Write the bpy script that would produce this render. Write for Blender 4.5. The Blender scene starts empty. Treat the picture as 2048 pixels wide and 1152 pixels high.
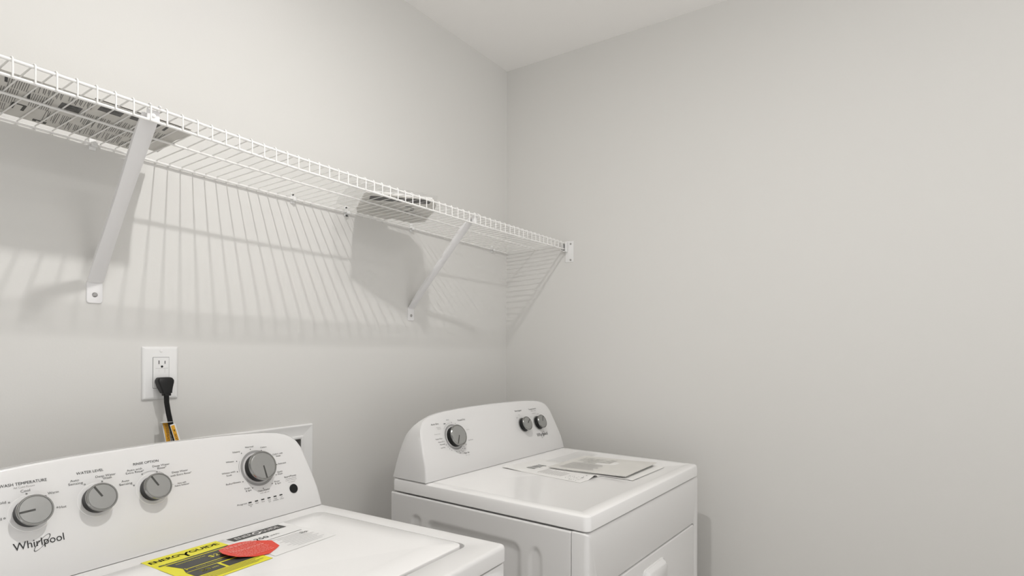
import bpy, bmesh, math, random
from mathutils import Vector, Matrix
random.seed(7)
S = bpy.context.scene
COL = S.collection
PI = math.pi
def rad(a): return math.radians(a)

# ---------------------------------------------------------------- camera, world, exposure
CX, CY, CZ = -2.0582, -1.4401, 1.296
cam_d = bpy.data.cameras.new('camera')
cam = bpy.data.objects.new('camera', cam_d); COL.objects.link(cam)
cam_d.sensor_fit = 'HORIZONTAL'; cam_d.sensor_width = 36.0
cam_d.lens = 36.0 * 1149.86 / 2048.0
cam_d.shift_x = 0.0
cam_d.shift_y = (693.8155 - 576.0) / 2048.0
cam_d.clip_start = 0.02
cam.location = (CX, CY, CZ)
_a = rad(34.4046)
_f = Vector((math.cos(_a), math.sin(_a), 0)); _r = Vector((math.sin(_a), -math.cos(_a), 0)); _u = Vector((0, 0, 1))
_m = Matrix((_r, _u, -_f)).transposed()
cam.rotation_euler = (_m @ Matrix.Rotation(rad(0.1912), 3, 'Z')).to_euler()
S.camera = cam

w = bpy.data.worlds.new('world'); S.world = w; w.use_nodes = True
w.node_tree.nodes['Background'].inputs[0].default_value = (1.0, 0.995, 0.985, 1)
_nt = w.node_tree; _tc = _nt.nodes.new('ShaderNodeTexCoord'); _sx = _nt.nodes.new('ShaderNodeSeparateXYZ'); _mr = _nt.nodes.new('ShaderNodeMapRange')
_nt.links.new(_tc.outputs['Generated'], _sx.inputs[0]); _nt.links.new(_sx.outputs['Z'], _mr.inputs['Value'])
_mr.inputs['From Min'].default_value = -0.35; _mr.inputs['From Max'].default_value = 0.35
_mr.inputs['To Min'].default_value = 1.36; _mr.inputs['To Max'].default_value = 0.34      # added ambient fill, stronger from below to brighten the ceiling
_nt.links.new(_mr.outputs[0], _nt.nodes['Background'].inputs[1])
S.view_settings.view_transform = 'Standard'
S.view_settings.look = 'None'
S.view_settings.gamma = 1.0
S.view_settings.use_curve_mapping = False
S.view_settings.exposure = 0.05
LAMP_NEAR = 2120.0      # emission of the bulb above the appliances
LAMP_FAR = 29.0       # emission of the bulb further out in the room
LAMP_COL = (1.0, 0.985, 0.965)

# ---------------------------------------------------------------- materials
def mat(name, col, rough=0.5, metal=0.0, coat=0.0, bump=0.0, bscale=300.0, emit=None, estr=0.0, alpha=1.0, var=0.0, spec=0.5):
    m = bpy.data.materials.new(name); m.use_nodes = True
    nt = m.node_tree; b = nt.nodes['Principled BSDF']
    b.inputs['Base Color'].default_value = (*col, 1)
    b.inputs['Roughness'].default_value = rough
    b.inputs['Metallic'].default_value = metal
    b.inputs['Coat Weight'].default_value = coat
    b.inputs['Coat Roughness'].default_value = 0.08
    b.inputs['Specular IOR Level'].default_value = spec
    b.inputs['Alpha'].default_value = alpha
    if emit:
        b.inputs['Emission Color'].default_value = (*emit, 1)
        b.inputs['Emission Strength'].default_value = estr
    if bump or var:
        tc = nt.nodes.new('ShaderNodeTexCoord'); no = nt.nodes.new('ShaderNodeTexNoise')
        no.inputs['Scale'].default_value = bscale; no.inputs['Detail'].default_value = 3
        nt.links.new(tc.outputs['Object'], no.inputs['Vector'])
        if bump:
            bp = nt.nodes.new('ShaderNodeBump'); bp.inputs['Strength'].default_value = bump
            bp.inputs['Distance'].default_value = 0.001
            nt.links.new(no.outputs['Fac'], bp.inputs['Height']); nt.links.new(bp.outputs['Normal'], b.inputs['Normal'])
        if var:
            rp = nt.nodes.new('ShaderNodeValToRGB')
            rp.color_ramp.elements[0].position = 0.3; rp.color_ramp.elements[1].position = 0.7
            rp.color_ramp.elements[0].color = (*[c * (1 - var) for c in col], 1)
            rp.color_ramp.elements[1].color = (*[min(1, c * (1 + var)) for c in col], 1)
            nt.links.new(no.outputs['Fac'], rp.inputs['Fac']); nt.links.new(rp.outputs['Color'], b.inputs['Base Color'])
    return m
M = {}
M['wall'] = mat('painted_drywall', (0.69, 0.679, 0.655), 0.75, bump=0.12, bscale=260, spec=0.25)
M['ceiling'] = mat('ceiling_paint', (0.90, 0.885, 0.865), 0.9, bump=0.15, bscale=200, spec=0.1)
M['floor'] = mat('vinyl_floor', (0.60, 0.57, 0.53), 0.5, var=0.15, bscale=9)
M['trim'] = mat('white_trim_paint', (0.78, 0.77, 0.75), 0.4)
M['enamel'] = mat('white_enamel', (0.77, 0.76, 0.75), 0.33, coat=0.3, bump=0.03, bscale=900)
M['panel'] = mat('white_console_plastic', (0.74, 0.731, 0.722), 0.36, coat=0.25)
M['lid'] = mat('glossy_white_lid', (0.88, 0.87, 0.86), 0.26, coat=0.4)
M['wire'] = mat('white_vinyl_wire', (0.84, 0.83, 0.81), 0.35)
M['bracket'] = mat('white_coated_steel', (0.80, 0.79, 0.79), 0.4)
M['clip'] = mat('white_nylon', (0.80, 0.795, 0.785), 0.35)
M['steel'] = mat('screw_steel', (0.42, 0.41, 0.40), 0.35, metal=0.8)
M['darkscrew'] = mat('dark_screw', (0.10, 0.10, 0.10), 0.45, metal=0.4)
M['black'] = mat('black_plastic', (0.008, 0.008, 0.008), 0.42, spec=0.3)
M['rubber'] = mat('black_rubber_cord', (0.006, 0.006, 0.006), 0.45, spec=0.3)
M['dial'] = mat('brushed_grey_dial', (0.36, 0.36, 0.35), 0.34, metal=0.55, bump=0.05, bscale=500)
M['chrome'] = mat('chrome_rim', (0.34, 0.34, 0.33), 0.18, metal=1.0)
M['groove'] = mat('dial_pointer', (0.07, 0.07, 0.065), 0.4, metal=0.3)
M['ring'] = mat('grey_printed_ring', (0.36, 0.355, 0.35), 0.4)
M['skirt'] = mat('grey_dial_skirt', (0.30, 0.30, 0.29), 0.35)
M['dish'] = mat('white_dial_dish', (0.83, 0.82, 0.81), 0.25, coat=0.3)
M['ink'] = mat('dark_grey_ink', (0.03, 0.03, 0.03), 0.5)
M['ink2'] = mat('mid_grey_ink', (0.11, 0.108, 0.105), 0.5)
M['ink3'] = mat('light_grey_ink', (0.42, 0.41, 0.40), 0.5)
M['black_ink'] = mat('black_ink', (0.015, 0.015, 0.015), 0.5)
M['plate'] = mat('white_outlet_plastic', (0.80, 0.795, 0.785), 0.3, coat=0.2)
M['hole'] = mat('dark_slot', (0.01, 0.01, 0.01), 0.8)
M['paper'] = mat('white_paper', (0.82, 0.81, 0.79), 0.8, var=0.015, bscale=20, spec=0.2)
M['news'] = mat('newsprint', (0.66, 0.645, 0.61), 0.85, var=0.03, bscale=30, spec=0.15)
M['booklet'] = mat('pale_grey_booklet', (0.70, 0.685, 0.65), 0.6, var=0.02, bscale=14)
M['photo'] = mat('grey_cover_print', (0.54, 0.53, 0.50), 0.55, var=0.22, bscale=60)
M['yellow'] = mat('yellow_label', (0.82, 0.76, 0.02), 0.45)
M['charcoal'] = mat('charcoal_print', (0.05, 0.05, 0.045), 0.5)
M['red'] = mat('red_tag', (0.78, 0.05, 0.02), 0.45)
M['pink'] = mat('pale_pink_print', (0.92, 0.42, 0.36), 0.5)
M['label'] = mat('white_label', (0.83, 0.825, 0.81), 0.4)
M['orange'] = mat('orange_label', (0.80, 0.40, 0.02), 0.5)
M['recess'] = mat('shaded_recess_plastic', (0.30, 0.29, 0.28), 0.6)  # coloured darker than the white frame, so the opening reads as shaded
M['brown'] = mat('dark_brown_print', (0.10, 0.035, 0.01), 0.5)
M['beige'] = mat('faded_red_print', (0.45, 0.22, 0.20), 0.6)
M['bulb'] = mat('lamp_near', (1, 1, 1), 0.5, emit=LAMP_COL, estr=LAMP_NEAR)
M['bulb_far'] = mat('lamp_far', (1, 1, 1), 0.5, emit=LAMP_COL, estr=LAMP_FAR)
def bag_mat():
    m = bpy.data.materials.new('clear_plastic_film'); m.use_nodes = True
    nt = m.node_tree; nt.nodes.clear()
    o = nt.nodes.new('ShaderNodeOutputMaterial'); mx = nt.nodes.new('ShaderNodeMixShader')
    t = nt.nodes.new('ShaderNodeBsdfTransparent'); d = nt.nodes.new('ShaderNodeBsdfPrincipled')
    d.inputs['Base Color'].default_value = (0.8, 0.8, 0.79, 1); d.inputs['Roughness'].default_value = 0.25
    t.inputs['Color'].default_value = (0.96, 0.96, 0.96, 1)
    mx.inputs['Fac'].default_value = 0.22
    nt.links.new(t.outputs[0], mx.inputs[1]); nt.links.new(d.outputs[0], mx.inputs[2]); nt.links.new(mx.outputs[0], o.inputs[0])
    return m
M['film'] = bag_mat()

# ---------------------------------------------------------------- mesh helpers
class MB:
    """collects shapes; build() links them as ONE mesh object"""
    def __init__(s): s.v = []; s.f = []; s.mi = []; s.cur = 0
    def add(s, vs, fs):
        n = len(s.v); s.v += [tuple(p) for p in vs]; s.f += [tuple(i + n for i in f) for f in fs]; s.mi += [s.cur] * len(fs); return s
    def box(s, x0, x1, y0, y1, z0, z1):
        vs = [(x, y, z) for z in (z0, z1) for y in (y0, y1) for x in (x0, x1)]
        return s.add(vs, [(0, 2, 3, 1), (4, 5, 7, 6), (0, 1, 5, 4), (2, 6, 7, 3), (0, 4, 6, 2), (1, 3, 7, 5)])
    def loft(s, loops, cap0=True, cap1=True):
        n = len(loops[0]); vs = [p for l in loops for p in l]; fs = []
        for k in range(len(loops) - 1):
            for i in range(n):
                j = (i + 1) % n
                fs.append((k * n + i, k * n + j, (k + 1) * n + j, (k + 1) * n + i))
        if cap0: fs.append(tuple(range(n - 1, -1, -1)))
        if cap1: fs.append(tuple((len(loops) - 1) * n + i for i in range(n)))
        return s.add(vs, fs)
    def cyl(s, p0, p1, r0, r1=None, n=24, caps=True):
        r1 = r0 if r1 is None else r1
        p0, p1 = Vector(p0), Vector(p1); d = (p1 - p0).normalized()
        a = d.orthogonal().normalized(); b = d.cross(a)
        L = [[p + (a * math.cos(2 * PI * i / n) + b * math.sin(2 * PI * i / n)) * r for i in range(n)] for p, r in ((p0, r0), (p1, r1))]
        return s.loft(L, caps, caps)
    def lathe(s, o, axis, prof, n=40):   # prof: (radius, height along axis)
        o = Vector(o); d = Vector(axis).normalized(); a = d.orthogonal().normalized(); b = d.cross(a)
        return s.loft([[o + d * h + (a * math.cos(2 * PI * i / n) + b * math.sin(2 * PI * i / n)) * max(r, 1e-5) for i in range(n)] for r, h in prof], False, True)
    def tube(s, path, r, n=8, caps=True):
        path = [Vector(p) for p in path]; L = []; up = None
        for i, p in enumerate(path):
            t = (path[min(i + 1, len(path) - 1)] - path[max(i - 1, 0)]).normalized()
            if up is None: up = t.orthogonal().normalized()
            a = (up - t * up.dot(t)).normalized(); up = a; b = t.cross(a)
            rr = r[i] if isinstance(r, (list, tuple)) else r
            L.append([p + (a * math.cos(2 * PI * k / n) + b * math.sin(2 * PI * k / n)) * rr for k in range(n)])
        return s.loft(L, caps, caps)
    def poly(s, pts): return s.add(pts, [tuple(range(len(pts)))])
    def prism(s, pts, off):
        off = Vector(off); a = [Vector(p) for p in pts]; return s.loft([a, [p + off for p in a]])
    def grid(s, fn, nu, nv):
        vs = [fn(i / nu, j / nv) for j in range(nv + 1) for i in range(nu + 1)]
        fs = [(j * (nu + 1) + i, j * (nu + 1) + i + 1, (j + 1) * (nu + 1) + i + 1, (j + 1) * (nu + 1) + i) for j in range(nv) for i in range(nu)]
        return s.add(vs, fs)
    def build(s, name, mats, parent=None, bevel=0.0, seg=3, smooth=35, recalc=True, solid=0.0):
        me = bpy.data.meshes.new(name); me.from_pydata(s.v, [], s.f)
        mats = mats if isinstance(mats, (list, tuple)) else [mats]
        for m in mats: me.materials.append(m)
        me.polygons.foreach_set('material_index', s.mi)
        bm = bmesh.new(); bm.from_mesh(me)
        if recalc: bmesh.ops.recalc_face_normals(bm, faces=bm.faces[:])
        if solid:
            g = bmesh.ops.solidify(bm, geom=bm.faces[:], thickness=solid)
        if bevel:
            es = [e for e in bm.edges if len(e.link_faces) == 2 and e.calc_face_angle(0) > rad(30)]
            bmesh.ops.bevel(bm, geom=es, offset=bevel, segments=seg, profile=0.5, affect='EDGES', clamp_overlap=True)
        bm.to_mesh(me); bm.free()
        if smooth:
            me.polygons.foreach_set('use_smooth', [True] * len(me.polygons))
            me.set_sharp_from_angle(angle=rad(smooth))
        o = bpy.data.objects.new(name, me); COL.objects.link(o)
        if parent: o.parent = parent
        return o
def tag(o, label=None, cat=None, group=None, kind=None):
    if label: o['label'] = label
    if cat: o['category'] = cat
    if group: o['group'] = group
    if kind: o['kind'] = kind
    return o
def thing(name, label, cat, loc=(0, 0, 0), rz=0.0, group=None):
    o = bpy.data.objects.new(name, None); COL.objects.link(o); o.empty_display_size = 0.05
    o.location = loc; o.rotation_euler = (0, 0, rz)
    return tag(o, label, cat, group)
def adopt(tmp, root):
    """hand everything a temporary carrier holds over to the appliance itself"""
    for c in [o for o in COL.objects if o.parent is tmp]:
        c.parent = root; c.location = tmp.location
    bpy.data.objects.remove(tmp)
def struct(o): o['kind'] = 'structure'; return o
def rrect(x0, x1, y0, y1, r, n=6):
    pts = []
    for cx, cy, a0 in ((x1 - r, y1 - r, 0), (x0 + r, y1 - r, 90), (x0 + r, y0 + r, 180), (x1 - r, y0 + r, 270)):
        for k in range(n + 1):
            a = rad(a0 + 90 * k / n); pts.append((cx + r * math.cos(a), cy + r * math.sin(a)))
    return pts
def inset(x0, x1, y0, y1, r, d, n=6): return rrect(x0 + d, x1 - d, y0 + d, y1 - d, max(r - d, 0.0005), n)
def at_z(pts, z): return [(x, y, z) for x, y in pts]
_tc = {}
def text_geo(s):
    if s in _tc: return _tc[s]
    cu = bpy.data.curves.new('t', 'FONT'); cu.body = s; cu.size = 1.0; cu.resolution_u = 3
    o = bpy.data.objects.new('t', cu); me = o.to_mesh()
    vs = [(v.co.x, v.co.y) for v in me.vertices]; fs = [tuple(p.vertices) for p in me.polygons]
    o.to_mesh_clear(); bpy.data.objects.remove(o); bpy.data.curves.remove(cu)
    _tc[s] = (vs, fs); return _tc[s]
CAP = 0.70
def put_text(mb, s, fn, x0, x1, base, h, align='L'):
    """text between x0 and x1 (x1 None: natural width), cap height h; fn maps flat (u, v) to a point"""
    vs, fs = text_geo(s)
    if not vs: return
    a = min(v[0] for v in vs); b = max(v[0] for v in vs); sy = h / CAP
    sx = (x1 - x0) / (b - a) if x1 is not None else sy
    off = x0
    if x1 is None and align == 'C': off = x0 - (b - a) * sx / 2
    if x1 is None and align == 'R': off = x0 - (b - a) * sx
    mb.add([fn(off + (x - a) * sx, base + y * sy) for x, y in vs], fs)
def put_rect(mb, fn, x0, x1, y0, y1): mb.poly([fn(x0, y0), fn(x1, y0), fn(x1, y1), fn(x0, y1)])
def put_disc(mb, fn, cx, cy, r, n=16): mb.poly([fn(cx + r * math.cos(2 * PI * i / n), cy + r * math.sin(2 * PI * i / n)) for i in range(n)])
def put_ring(mb, fn, cx, cy, r0, r1, a0=0, a1=360, n=24, sx=1.0, rot=0.0):
    full = abs(a1 - a0 - 360) < 1e-6; vs = []; fs = []
    c, s_ = math.cos(rot), math.sin(rot)
    for i in range(n + 1):
        a = rad(a0 + (a1 - a0) * i / n)
        for r in (r0, r1):
            x, y = r * math.cos(a), r * math.sin(a) * sx
            vs.append(fn(cx + x * c - y * s_, cy + x * s_ + y * c))
    for i in range(n): fs.append((2 * i, 2 * i + 1, 2 * i + 3, 2 * i + 2))
    mb.add(vs, fs)

# ---------------------------------------------------------------- room
XL, YF, ZC = -2.75, -3.0, 2.498
BX0, BX1, BZ0, BZ1 = -1.302, -1.035, 0.885, 1.030      # hole for the recessed water supply box
b = MB()
for x0, x1, z0, z1 in ((XL, BX0, 0, ZC), (BX1, 0, 0, ZC), (BX0, BX1, 0, BZ0), (BX0, BX1, BZ1, ZC)): b.box(x0, x1, 0, 0.12, z0, z1)
struct(b.build('wall_back', M['wall'], smooth=0))
struct(MB().box(0, 0.12, YF, 0.12, 0, ZC).build('wall_right', M['wall'], smooth=0))
struct(MB().box(XL - 0.12, XL, -0.60, 0.12, 0, ZC).build('wall_left', M['wall'], smooth=0))
struct(MB().box(XL - 0.12, 0.12, YF - 0.12, 0.12, -0.05, 0).build('floor', M['floor'], smooth=0))
struct(MB().box(XL - 0.12, 0.12, YF - 0.12, 0.12, ZC, ZC + 0.05).build('ceiling', M['ceiling'], smooth=0))
struct(MB().box(XL, 0, -0.014, 0, 0, 0.09).build('baseboard_back', M['trim'], bevel=0.003))
struct(MB().box(-0.014, 0, YF, -0.014, 0, 0.09).build('baseboard_right', M['trim'], bevel=0.003))

# ---------------------------------------------------------------- ceiling lamps (just outside the frame)
def strip_lamp(x, y, zb, m, label, hx, hy):
    t = thing('ceiling_light', label, 'ceiling light', (x, y, ZC)); h = ZC - zb
    lo = lambda ex, z: at_z(rrect(-hx - ex, hx + ex, -hy - ex, hy + ex, 0.006, 4), -z)
    MB().loft([lo(0.030, 0), lo(0.030, 0.010), lo(0.010, h), lo(0.003, h), lo(0.003, h - 0.006)]).build('housing', M['trim'], t)
    MB().box(-hx, hx, -hy, hy, -h, -h + 0.003).build('diffuser', m, t, smooth=0)
strip_lamp(-1.37, -0.89, 2.44, M['bulb'], 'slim rectangular ceiling light above the washer', 0.012, 0.028)

def dome_lamp(x, y, m, label, r, hgt):
    t = thing('ceiling_light', label, 'ceiling light', (x, y, ZC))
    MB().lathe((0, 0, 0), (0, 0, -1), [(r + 0.012, 0), (r + 0.012, 0.012), (r + 0.004, 0.016), (0.001, 0.016)]).build('housing', M['trim'], t)
    MB().lathe((0, 0, 0), (0, 0, -1), [(max(0.0005, r * math.cos(PI / 2 * k / 8)), 0.017 + hgt * math.sin(PI / 2 * k / 8)) for k in range(9)], n=28).build('glass_dome', m, t, smooth=60)
dome_lamp(-1.50, -2.20, M['bulb_far'], 'wide shallow glass dome light on the ceiling, further from the back wall', 0.15, 0.075)

# ---------------------------------------------------------------- wire shelf
def interp(tab, x):
    if x <= tab[0][0]: return tab[0][1]
    for (a, u), (b_, v) in zip(tab, tab[1:]):
        if x <= b_:
            k = (x - a) / (b_ - a); return u + (v - u) * k
    return tab[-1][1]
ZBACK = [(-2.3, 1.742), (-1.70, 1.732), (-1.44, 1.7215), (-1.106, 1.7125), (-0.82, 1.7130), (-0.647, 1.7125), (0, 1.7025)]
ZTOP = [(-2.3, 1.744), (-1.78, 1.7370), (-1.566, 1.7335), (-1.25, 1.7230), (-0.468, 1.7170), (0, 1.7155)]
ZLOW = [(-2.3, 1.716), (-1.777, 1.7105), (-1.566, 1.7095), (-1.25, 1.6975), (-1.0765, 1.6960), (-0.468, 1.6895), (0, 1.6925)]
def smooth_tab(tab, x, w_=0.12): return sum(interp(tab, x + w_ * k / 3) for k in range(-3, 4)) / 7
zb = lambda x: smooth_tab(ZBACK, x); zt = lambda x: smooth_tab(ZTOP, x); zl = lambda x: smooth_tab(ZLOW, x)
YB, YFR, YM = -0.008, -0.300, -0.150
RR, RW = 0.0027, 0.0014
def deck_z(x, y):   # top of the cross wires
    k = max(0, min(1, (y - YB) / (YFR - YB)))
    return (zb(x) + 0.004) * (1 - k) + (zt(x) + 0.002) * k + RW
SX0, SX1 = -2.28, -0.007
xs = [SX0 + (SX1 - SX0) * i / 24 for i in range(25)]
shelf = thing('wire_shelf', 'white ventilated wire shelf running the length of the back wall above the appliances', 'shelf')
MB().tube([(x, YB, zb(x)) for x in xs], RR, 10).build('back_rail', M['wire'], shelf)
MB().tube([(x, YM, deck_z(x, YM) - 2 * RW - RR) for x in xs], RR * 0.9, 10).build('middle_rail', M['wire'], shelf)
MB().tube([(x, YFR, zt(x)) for x in xs], RR, 10).build('front_rail', M['wire'], shelf)
MB().tube([(x, YFR, zl(x)) for x in xs], RR, 10).build('front_rail', M['wire'], shelf)
b = MB(); x = -1.7628 - 0.0281 * 18
while x < -0.012:
    f = YFR - RR - RW
    b.tube([(x, YB - 0.0005 + RR + RW, zb(x) - 0.005), (x, YB + RR + RW, zb(x) + 0.002), (x, YB - 0.002, deck_z(x, YB) - RW), (x, YM, deck_z(x, YM) - RW),
            (x, YFR + 0.006, zt(x) + RR + RW + 0.0006), (x, YFR, zt(x) + RR + RW + 0.001), (x, f + 0.0008, zt(x) + 0.0025), (x, f, zt(x) - 0.003), (x, f, zl(x) - 0.002)], RW, 6)
    x += 0.0281
b.build('cross_wires', M['wire'], shelf, smooth=50)

# clips that hold the back rail to the wall
CG = 'white clips holding the shelf to the wall'
clips = [(-1.551, 'small white wall clip under the left sheets of newspaper'), (-1.064, 'white wall clip with a dark screw, midway between the newspaper and the bagged booklet'),
         (-0.875, 'white wall clip with a dark screw, at the left edge of the bagged booklet'),
         (-0.590, 'white wall clip near the top of the right shelf bracket, right of the bagged booklet'), (-0.111, 'white wall clip nearest the corner of the room')]
for i, (cx, lab) in enumerate(clips):
    z = zb(cx)
    t = thing('shelf_clip', lab, 'clip', (cx, 0, z), group=CG)
    m = MB(); m.box(-0.0065, 0.0065, -0.0035, 0, -0.012, 0.019)
    arc = [(0, YB - 0.0045 * math.cos(a) , -0.0045 * math.sin(a)) for a in [rad(d) for d in range(-60, 200, 20)]]
    m.box(-0.006, 0.006, -0.0135, -0.003, -0.0062, -0.0038)
    m.box(-0.006, 0.006, -0.0150, -0.0125, -0.0062, 0.003)
    m.build('clip_body', M['clip'], t, bevel=0.0012)
    if i in (1, 2):
        tag(MB().lathe((0, -0.0035, 0.0135), (0, -1, 0), [(0.0036, 0), (0.0036, 0.001), (0.002, 0.0018)], 16).build('screw', M['darkscrew'], t), 'dark screw head')
    if i == 2:
        MB().cyl((0, -0.004, -0.0105), (0, -0.010, -0.0125), 0.003, 0.0022, 12).build('anchor_pin', M['darkscrew'], t)
    else:
        MB().lathe((0, -0.0145, -0.001), (0, -1, 0), [(0.0050, 0), (0.0055, 0.0012), (0.0035, 0.0022), (0.0025, 0.0012)], 16).build('hook', M['clip'], t)

# diagonal support brackets
def bracket(xt, xf, wd, lab):
    zf = 1.428
    t = thing('shelf_bracket', lab, 'bracket', (xf, 0, zf), group='diagonal shelf brackets')
    top = Vector((xt - xf, -0.2865, zt(xt) - 0.008 - zf)); bot = Vector((0, -0.006, 0.004))
    d = (top - bot).normalized(); side = Vector((1, 0, 0)); side = (side - d * side.dot(d)).normalized(); nrm = d.cross(side).normalized()
    if nrm.y > 0: nrm = -nrm          # outward: towards the room and down
    h = wd / 2; L = []
    n = 14
    for k in range(n + 1):
        s_ = k / n; p = bot + (top - bot) * s_
        dep = 0.010 * min(1, s_ * 5 + 0.15) * min(1, (1 - s_) * 6 + 0.25); hw = h * (1.0 - 0.14 * math.sin(PI * min(1, s_ * 1.15)))
        sec = [(-hw, -dep), (-hw, -0.15 * dep), (-hw * 0.86, 0.0), (-hw * 0.4, 0.0015), (hw * 0.4, 0.0015), (hw * 0.86, 0.0), (hw, -0.15 * dep), (hw, -dep),
               (hw - 0.0014, -dep), (hw - 0.0018, -0.0018), (0, -0.0005), (-hw + 0.0018, -0.0018), (-hw + 0.0014, -dep)]
        L.append([p + side * a + nrm * c for a, c in sec])
    MB().loft(L).build('strut', M['bracket'], t, smooth=40)
    # foot plate on the wall, with screw
    out = rrect(-h, h, -0.041, 0.008, 0.006, 5)
    fl = [[(x, 0, z) for x, z in out], [(x, -0.0022, z) for x, z in out], [(x * 0.95, -0.0030, z * 0.97 - 0.0005) for x, z in out]]
    MB().loft(fl).build('foot_plate', M['bracket'], t, smooth=40)
    m = MB(); m.lathe((0, -0.003, -0.023), (0, -1, 0), [(0.0052, 0), (0.0050, 0.0012), (0.0032, 0.0026)], 20).build('screw', M['steel'], t)
    # head plate that hooks over the top front rail
    zt_ = zt(xt) - zf; xx = xt - xf
    hp = MB(); hh = h * 0.74
    hp.box(xx - hh, xx + hh, -0.2945, -0.2928, zl(xt) - zf + 0.004, zt_ - 0.002)
    for q in (-1, 1):
        hp.tube([(xx + q * hh * 0.75, -0.2935, zt_ - 0.003), (xx + q * hh * 0.75, -0.293, zt_ + 0.0045), (xx + q * hh * 0.75, -0.300, zt_ + 0.0062), (xx + q * hh * 0.75, -0.3055, zt_ + 0.002)], 0.0016, 6)
    hp.build('hook_plate', M['bracket'], t, bevel=0.0005, seg=1)
    MB().lathe((xx, -0.2945, (zl(xt) + zt(xt)) / 2 - zf), (0, -1, 0), [(0.0042, 0), (0.004, 0.001), (0.0025, 0.0017)], 16).build('rivet', M['clip'], t)
bracket(-1.558, -1.546, 0.030, 'left white shelf bracket, nearer the camera, its foot above and left of the wall outlet')
bracket(-0.600, -0.589, 0.031, 'right white shelf bracket, its foot above the dryer control panel')

# end bracket on the right wall
t = thing('shelf_end_bracket', 'white end bracket screwed to the right wall at the shelf end', 'bracket', (0, -0.300, 1.683))
MB().box(-0.003, 0, -0.031, 0.006, -0.043, 0.043).build('wall_plate', M['clip'], t, bevel=0.0012)
m = MB(); m.box(-0.024, -0.003, -0.0065, -0.0045, 0.002, 0.038); m.box(-0.024, -0.003, 0.0055, 0.0075, 0.002, 0.038); m.box(-0.024, -0.003, -0.0065, 0.0075, -0.001, 0.003)
m.box(-0.024, -0.003, 0.015, 0.017, 0.006, 0.038); m.box(-0.024, -0.003, 0.0055, 0.017, 0.004, 0.007)
m.box(-0.005, -0.003, -0.0065, 0.017, 0.002, 0.038)
m.build('rail_cup', M['clip'], t, bevel=0.0006, seg=1)
for z in (0.031, -0.034):
    MB().lathe((-0.003, -0.019, z), (-1, 0, 0), [(0.0042, 0), (0.004, 0.001), (0.002, 0.0018)], 16).build('screw', M['steel'], t)

# ---------------------------------------------------------------- papers on the shelf
def sheet(name, outline, fz, thick, m, parent, lift=0.0):
    top = [(x, y, fz(x, y) + lift + thick) for x, y in outline]; bot = [(x, y, fz(x, y) + lift) for x, y in outline]
    return MB().loft([bot, top]).build(name, m, parent, smooth=0)
def dense(pts, step=0.03):
    o = []
    for (a, b_), (c, d) in zip(pts, pts[1:] + pts[:1]):
        n = max(1, int(math.hypot(c - a, d - b_) / step))
        for k in range(n): o.append((a + (c - a) * k / n, b_ + (d - b_) * k / n))
    return o
news = thing('newspaper', 'printed newspaper sheets lying on the left part of the wire shelf', 'newspaper')
def nz(x, y): return deck_z(x, y) + 0.0006
def news_sheet(name, x0, x1, y0, y1, lift, m, skew=0.0):
    b = MB(); n, k = 22, 8
    def P(u, v, dz):
        x = x0 + (x1 - x0) * u + skew * (v - 0.5); y = y0 + (y1 - y0) * v
        curl = 0.010 * max(0, u - 0.9) / 0.1 * max(0, v - 0.75) / 0.25 * 0
        return (x, y, nz(x, y) + lift + dz + curl)
    loop = [(i / n, 0) for i in range(n)] + [(1, i / k) for i in range(k)] + [(1 - i / n, 1) for i in range(n)] + [(0, 1 - i / k) for i in range(k)]
    b.grid(lambda u, v: P(u, v, 0), n, k); b.grid(lambda u, v: P(u, v, 0.0008), n, k)
    b.loft([[P(u, v, 0) for u, v in loop], [P(u, v, 0.0008) for u, v in loop]], False, False)
    return b.build(name, m, news, smooth=60)
news_sheet('sheet', -2.08, -1.459, -0.238, -0.022, 0.0, M['news'], -0.02)
news_sheet('sheet', -2.10, -1.50, -0.225, -0.020, 0.0016, M['news'], 0.015)
tag(news_sheet('sheet', -1.62, -1.452, -0.240, -0.050, 0.0026, M['news'], 0.02), 'top sheet sticking out at the right end')
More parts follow.
